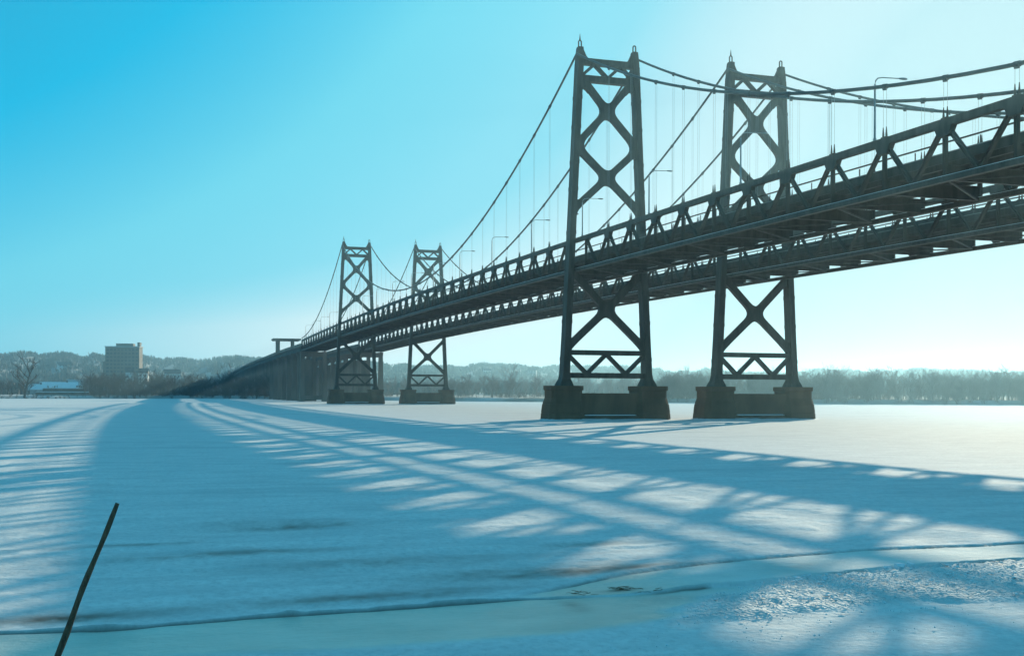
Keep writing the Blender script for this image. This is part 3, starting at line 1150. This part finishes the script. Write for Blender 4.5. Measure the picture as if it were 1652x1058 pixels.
def scatter(a0, a1, d0, d1, n, h0, h1, w0=.9, w1=1.3, edge=False):
    out = []
    for _ in range(n):
        a = rng.uniform(a0, a1)
        r = float(shore_r(a)) + rng.uniform(d0, d1)
        g = ground(a, r)
        out.append((g.x, g.y, g.z, rng.uniform(h0, h1), rng.uniform(w0, w1)))
    return out


# right-hand wood: even-topped, dense
wood('riverside_wood', 'long dense row of bare trees lining the right far shore', scatter(24.9, 47, 6, 60, 520, 8.5, 13.0) + scatter(25.2, 47, 10, 50, 36, 13, 15.2) + scatter(23.6, 25.2, 8, 50, 14, 6, 10),
     VAR, 'twig')
wood('riverside_brush', 'low brush along the foot of the right shore wood', scatter(23.5, 47, 3, 30, 420, 3, 6, .8, 1.3), BUSH, 'twig')
# left-hand thicket by the viaduct
wood('shore_thicket', 'dark bare thicket on the far shore left of the bridge', scatter(-3.5, 5.2, 4, 90, 230, 8, 15) + scatter(-9.5, -5.7, 30, 140, 50, 6, 11) + scatter(-5.7, -3.5, 150, 260, 40, 6, 9),
     VAR, 'bark')
wood('shore_brush', 'low dark brush along the left far shore line', scatter(-3.4, 5.2, 2, 30, 230, 2.2, 5, .8, 1.4) + scatter(-10, -3.4, 1, 8, 60, 1.0, 2.2, .8, 1.4), BUSH, 'bark')
# middle bank
wood('distant_grove', 'hazy bare grove on the far bank between the towers', scatter(7, 24.5, 60, 420, 230, 8, 13) + scatter(13.5, 17.5, 30, 90, 30, 9, 12), VAR, 'twig')
wood('middle_brush', 'low brush on the far bank between the towers', scatter(5.5, 24, 5, 60, 220, 1.5, 3.5, .8, 1.4), BUSH, 'twig')


# hillside woods: small clumps
def hillwood():
    CL = []
    for k in range(6):
        rr = np.random.default_rng(300 + k)
        V, F = [], []
        n = 34
        for i in range(n):
            az = rr.uniform(0, 6.283)
            rad = rr.uniform(0, .42) ** .8
            x, y = rad * math.cos(az), rad * math.sin(az)
            z0 = rr.uniform(-.1, .55)
            z1 = min(z0 + rr.uniform(.25, .5), 1.0 - rad * .5)
            t = rr.uniform(0, 3.14)
            w = rr.uniform(.03, .09)
            dx, dy = math.cos(t) * w, math.sin(t) * w
            ox, oy = x * 1.15 + rr.uniform(-.06, .06), y * 1.15 + rr.uniform(-.06, .06)
            o = len(V)
            V += [(x - dx, y - dy, z0), (x + dx, y + dy, z0), (ox + dx * .4, oy + dy * .4, z1), (ox - dx * .4, oy - dy * .4, z1)]
            F.append((o, o + 1, o + 2, o + 3))
        CL.append((np.array(V), np.array(F)))
    spots = []
    for _ in range(7500):
        a = rng.uniform(-11, 46)
        r = rng.uniform(900, 2050) if rng.random() < .8 else rng.uniform(760, 1100)
        g = ground(a, r)
        spots.append((g.x, g.y, g.z - .5, rng.uniform(6, 11), rng.uniform(1.0, 1.5)))
    wood('hillside_wood', 'hazy bare woods covering the distant bluffs', spots, CL, 'wood_far')


hillwood()


def lone_tree(name, a, d, h, seed, label, spread=.4, mat='bark', limbs=8, rot=0.0, thick=1.0):
    p = ground(a, float(shore_r(a)) + d)
    root = empty(name, p)
    tag(root, label, 'tree', 'single trees on the far shore')
    tb, cb = make_tree(h, seed, spread, limbs, 4, thick=thick)
    put('trunk', mesh_np('trunk', *arr(tb), mat), root)
    put('crown', mesh_np('crown', *arr(cb), mat), root)
    root.rotation_euler.z = rot


lone_tree('bare_tree', -6.1, 3, 24, 5, 'tall forked bare tree at the left edge of the far shore', .35, limbs=9, thick=1.9)
lone_tree('bare_tree', 3.1, 10, 19, 11, 'tall bare tree in the thicket where the viaduct meets the trees', .3)
lone_tree('bare_tree', 0.6, 14, 16, 12, 'bare tree below the pale house, right of the apartment block', .35)
lone_tree('bare_tree', 17.1, 60, 17, 13, 'broad bare tree on the far bank between the far and near towers', .5, 'twig', 11)


# ------------------------------------------------------------------ buildings on the far shore
def house(a, r, w, d, h, rot, wall, label, name='house', roof='roof_dark', lift=0.0, nwin=3, cat='house'):
    p = ground(a, r)
    root = empty(name, p + Vector((0, 0, lift)))
    root.rotation_euler.z = R(rot) - R(a)
    tag(root, label, cat, 'houses on the far shore')
    b = MB()
    b.box(-w / 2, w / 2, -d / 2, d / 2, -3 - lift, h)
    for s in (-1, 1):
        b.add([(s * w / 2, -d / 2, h), (s * w / 2, d / 2, h), (s * w / 2, 0, h + d * .38)], [(0, 1, 2)])
    b.obj('wall', wall, root)
    b = MB()
    for s in (-1, 1):
        b.add([(-w / 2 - .4, s * (d / 2 + .5), h - .35), (w / 2 + .4, s * (d / 2 + .5), h - .35), (w / 2 + .4, 0, h + d * .38 + .05), (-w / 2 - .4, 0, h + d * .38 + .05),
               (-w / 2 - .4, s * (d / 2 + .5), h - .1), (w / 2 + .4, s * (d / 2 + .5), h - .1), (w / 2 + .4, 0, h + d * .38 + .3), (-w / 2 - .4, 0, h + d * .38 + .3)],
              [(0, 1, 2, 3), (4, 5, 6, 7), (0, 1, 5, 4), (1, 2, 6, 5), (3, 0, 4, 7)])
    rf = b.obj('roof', roof, root)
    b = MB()
    b.box(w * .2, w * .2 + .9, -.5, .4, h + d * .2, h + d * .38 + 1.3)
    b.obj('chimney', 'wall_tan', rf)
    for fl in range(max(1, int(h // 3))):
        for k in range(nwin):
            b = MB()
            x = -w / 2 + (k + .5) * w / nwin
            b.box(x - .55, x + .55, -d / 2 - .05, -d / 2 + .1, fl * 3 + 1.0, fl * 3 + 2.4)
            b.obj('window', 'glass', root)
    return root


def apartment():
    # bearing/pixels: columns 168..230 of the photograph, roof at 553
    r = 980.0
    a = -1.70
    p = ground(a, r)
    root = empty('apartment_block', p)
    root.rotation_euler.z = R(2.05) + R(-14)
    tag(root, 'tall flat-roofed apartment block rising above the trees on the left shore', 'building')
    w, d = 27.0, 12.0
    H = 36.5
    b = MB()
    b.box(-w / 2, w / 2, -d / 2, d / 2, -2, H)
    wl = b.obj('wall', 'wall_tan', root)
    b = MB()
    b.box(-w / 2 - .4, w / 2 + .4, -d / 2 - .4, d / 2 + .4, H + .002, H + .9)
    b.obj('roof', 'wall_grey', root)
    b = MB()
    b.box(-5.5, 8, -4, 4, H + .902, H + 3.2)
    b.obj('penthouse', 'wall_tan', root)
    b = MB()
    b.box(w / 2 - 2.2, w / 2 - .3, -3, 3, H + .902, H + 4.2)
    b.obj('stair_tower', 'wall_tan', root)
    b = MB()
    b.box(-w / 2 - 2.6, -w / 2 - .003, -3, 5, -2, 25)
    b.obj('side_wing', 'wall_tan', root)
    me_w = MB()
    me_w.box(-.95, .95, -.05, .12, 0, 1.6)
    me_w = me_w.mesh('window', 'glass')
    me_b = MB()
    me_b.box(-w / 2 + .3, w / 2 - .3, -.22, .1, 0, .35)
    me_b = me_b.mesh('floor_band', 'wall_tan')
    for fl in range(12):
        z = 1.2 + fl * 2.95
        put('floor_band', me_b, root, (0, -d / 2, z - .75))
        for k in range(9):
            put('window', me_w, root, (-w / 2 + 1.9 + k * (w - 3.8) / 8, -d / 2 - .03, z))


apartment()
house(-4.35, 1420, 15, 9, 6, 8, 'wall_pale', 'white house on the hillside left of the apartment block', nwin=4)
house(-1.45, 905, 5.5, 8, 8.5, 4, 'wall_pale', 'narrow white house in front of the apartment block', nwin=2, lift=8)
house(-0.8, 930, 7, 8, 7.0, -8, 'wall_pale', 'small pale house below the right corner of the apartment block', nwin=2, lift=9)
house(0.5, 1000, 13, 8, 4.5, 10, 'wall_pale', 'long pale house between the apartment block and the viaduct', nwin=4, lift=12)
house(-4.6, 780, 22, 10, 4.0, 2, 'wall_grey', 'low grey warehouse behind the left shore trees', name='warehouse', nwin=6, cat='warehouse', roof='snow')
house(-3.6, 800, 18, 10, 6.0, -4, 'wall_grey', 'blue-grey shed beside the low warehouse on the left shore', name='shed', nwin=4, cat='shed', roof='wall_grey')
house(-5.6, 760, 12, 8, 3.4, 0, 'wall_grey', 'small shed behind the forked bare tree', name='shed', nwin=3, cat='shed', roof='snow')
house(-3.9, 2010, 14, 10, 5.5, 0, 'wall_pale', 'pale house on the ridge line left of the apartment block', nwin=3)
house(14.6, 1380, 10, 8, 6, 0, 'wall_pale', 'pale house on the hillside just right of the far right tower', nwin=3)
house(16.0, 1500, 9, 8, 7, 10, 'wall_pale', 'small white house midway along the hillside between the towers', nwin=2)
house(18.3, 1450, 11, 8, 6, -6, 'wall_grey', 'grey house on the hillside left of the near tower', nwin=3)


# snow fence wall along the left bank
def bank_wall(a0, a1, d, h, label):
    p, q = ground(a0, float(shore_r(a0)) + d), ground(a1, float(shore_r(a1)) + d)
    root = empty('river_wall', p)
    tag(root, label, 'wall', 'low walls on the left bank')
    v = q - p
    L = v.length
    root.rotation_euler.z = math.atan2(v.y, v.x)
    b = MB()
    b.box(0, L, -.3, .3, -2, h)
    b.obj('wall_face', 'concrete_light', root)
    b = MB()
    b.box(-.2, L + .2, -.5, .5, h + .002, h + .35)
    b.obj('snow_cap', 'snow', root)


bank_wall(-5.6, -3.3, 14, 1.6, 'low snow-capped river wall near the water on the left shore')
bank_wall(-5.3, -3.5, 40, 3.6, 'upper snow-capped terrace wall behind the river wall')


# ------------------------------------------------------------------ foreground: leaning pole, weed scrap
def leaning_pole():
    b = MB()
    base, top = Vector((-1.59, 16.73, -.45)), Vector((-.583, 17.03, 2.31))
    n = 14
    rings = []
    ax = (top - base).normalized()
    u = ax.cross(Vector((0, 1, 0))).normalized()
    v = ax.cross(u)
    for i in range(n + 1):
        t = i / n
        c = base.lerp(top, t) + u * (.022 * math.sin(t * 3.14) + .004 * math.sin(t * 13)) + v * .006 * math.sin(t * 8 + 1)
        r = .050 - .018 * t + .004 * math.sin(t * 23)
        rings.append([c + (u * math.cos(k * .7854) + v * math.sin(k * .7854)) * r * (1 + .08 * math.sin(k * 2.3 + i)) for k in range(8)])
    b.loft(rings)
    o = b.obj('leaning_pole', 'pole', smooth=True)
    tag(o, 'dark weathered wooden pole leaning out of the ice at lower left', 'pole')


leaning_pole()


def strand(b, p, L, az, r, seed):
    rr = random.Random(seed)
    pts = [Vector(p)]
    for i in range(4):
        az += rr.uniform(-.5, .5)
        pts.append(pts[-1] + Vector((math.cos(az), math.sin(az), 0)) * (L / 4) + Vector((0, 0, rr.uniform(-.008, .012))))
    b.tube(pts, [r, r, r * .9, r * .7, r * .4], 5)


def weed_scraps():
    rr = random.Random(4)
    for (cx, cy, w, n, lab) in ((8.75, 20.70, .24, 14, 'brown tangle of dead weed frozen at the end of the ice crack'),
                                (7.75, 20.42, .2, 9, 'small brown weed scrap left of the larger tangle'),
                                (9.1, 20.3, .2, 7, 'thin brown weed strands just below the larger tangle')):
        b = MB()
        for k in range(n):
            strand(b, (cx + rr.gauss(0, w * .55), cy + rr.gauss(0, .07), .02 + rr.uniform(0, .05)), rr.uniform(.1, .28), rr.uniform(-.6, .6) + math.pi * rr.randint(0, 1),
                   rr.uniform(.004, .008), k)
        tag(b.obj('dead_weed', 'weed'), lab, 'weed', 'dead weed on the ice')
    b = MB()
    strand(b, (11.35, 28.0, .03), 1.05, .05, .028, 77)
    strand(b, (11.75, 28.03, .035), .4, .5, .014, 78)
    tag(b.obj('driftwood_stick', 'pole'), 'thin dark stick lying on the sunlit ice in the middle', 'stick')


weed_scraps()


def ice_shards():
    rr = random.Random(9)
    for k in range(3):
        x = 15.4 + k * .36 + rr.uniform(-.05, .05)
        y = float(interp(x, EDGE)) - .12 - rr.uniform(0, .12)
        b = MB()
        n = 5
        rad = rr.uniform(.09, .17)
        ring = [(rad * rr.uniform(.7, 1.1) * math.cos(i * 6.283 / n), rad * rr.uniform(.6, 1) * math.sin(i * 6.283 / n)) for i in range(n)]
        b.loft([[(u, v, -.05) for u, v in ring], [(u * .92, v * .92, .05 + .03 * rr.random()) for u, v in ring]])
        o = b.obj('ice_shard', 'snow', loc=(x, y, .05))
        o.rotation_euler = (rr.uniform(-.4, .4), rr.uniform(-.4, .4), rr.uniform(0, 3))
        tag(o, '%s of three small broken ice shards at the lower right plate edge' % ('leftmost', 'middle one', 'rightmost')[k], 'ice shard', 'ice shards at the plate edge')


ice_shards()


def snow_crumbs():
    base = np.array([(0, 0, 1), (.9, 0, .2), (.25, .85, .25), (-.75, .5, .2), (-.7, -.55, .3), (.3, -.85, .2), (0, 0, -.6)])
    bf = np.array([(0, 1, 2), (0, 2, 3), (0, 3, 4), (0, 4, 5), (0, 5, 1), (6, 2, 1), (6, 3, 2), (6, 4, 3), (6, 5, 4), (6, 1, 5)])
    VV, FF, off, n = [], [], 0, 0
    g2 = np.random.default_rng(21)
    while n < 3400:
        y = 21.9 - min(g2.gamma(2.2, 1.2), 6.0)
        x = 8.0 + (y - 17.7) * 1.15 + g2.gamma(1.6, 3.0)
        e = float(interp(x, EDGE))
        if x > 26 or y > e - .12 or (y < 17.3 and g2.random() < .8) or g2.random() > .35 + .65 * float(vnoise(np.array(x * .6), np.array(y * 1.1), 51)):
            continue
        sz = min(.010 + g2.pareto(2.3) * .011, .07)
        P = base * (1 + g2.uniform(-.35, .35, (7, 1))) * sz * np.array([1, 1, .75 if sz < .05 else .4])
        t = g2.uniform(0, 6.28)
        c, s_ = math.cos(t), math.sin(t)
        VV.append(np.stack([P[:, 0] * c - P[:, 1] * s_ + x, P[:, 0] * s_ + P[:, 1] * c + y, P[:, 2] + (.045 if y > 17.6 else .01) + sz * .25], -1))
        FF.append(bf + off)
        off += 7
        n += 1
    tag(put('snow_crumbs', mesh_np('snow_crumbs', np.concatenate(VV), np.concatenate(FF), 'snow')), 'loose crumbs of broken crusty snow at lower right', 'snow', kind='stuff')


snow_crumbs()


# ------------------------------------------------------------------ air
def haze():
    b = MB()
    b.box(-7000, 7000, -2500, 9000, -12, 80)
    o = b.obj('haze', 'snow')
    o.data.materials.clear()
    m = bpy.data.materials.new('haze_air')
    m.use_nodes = True
    t = m.node_tree
    t.nodes.clear()
    pv = t.nodes.new('ShaderNodeVolumePrincipled')
    pv.inputs['Color'].default_value = (0.44, 0.80, 1.0, 1)
    pv.inputs['Density'].default_value = 0.00026
    pv.inputs['Anisotropy'].default_value = 0.64
    out = t.nodes.new('ShaderNodeOutputMaterial')
    t.links.new(pv.outputs[0], out.inputs['Volume'])
    o.data.materials.append(m)
    tag(o, 'pale blue winter haze over the whole river valley', 'haze', kind='stuff')


haze()
print('objects', len(bpy.data.objects), 'tris', sum(len(m.loops) for m in bpy.data.meshes))
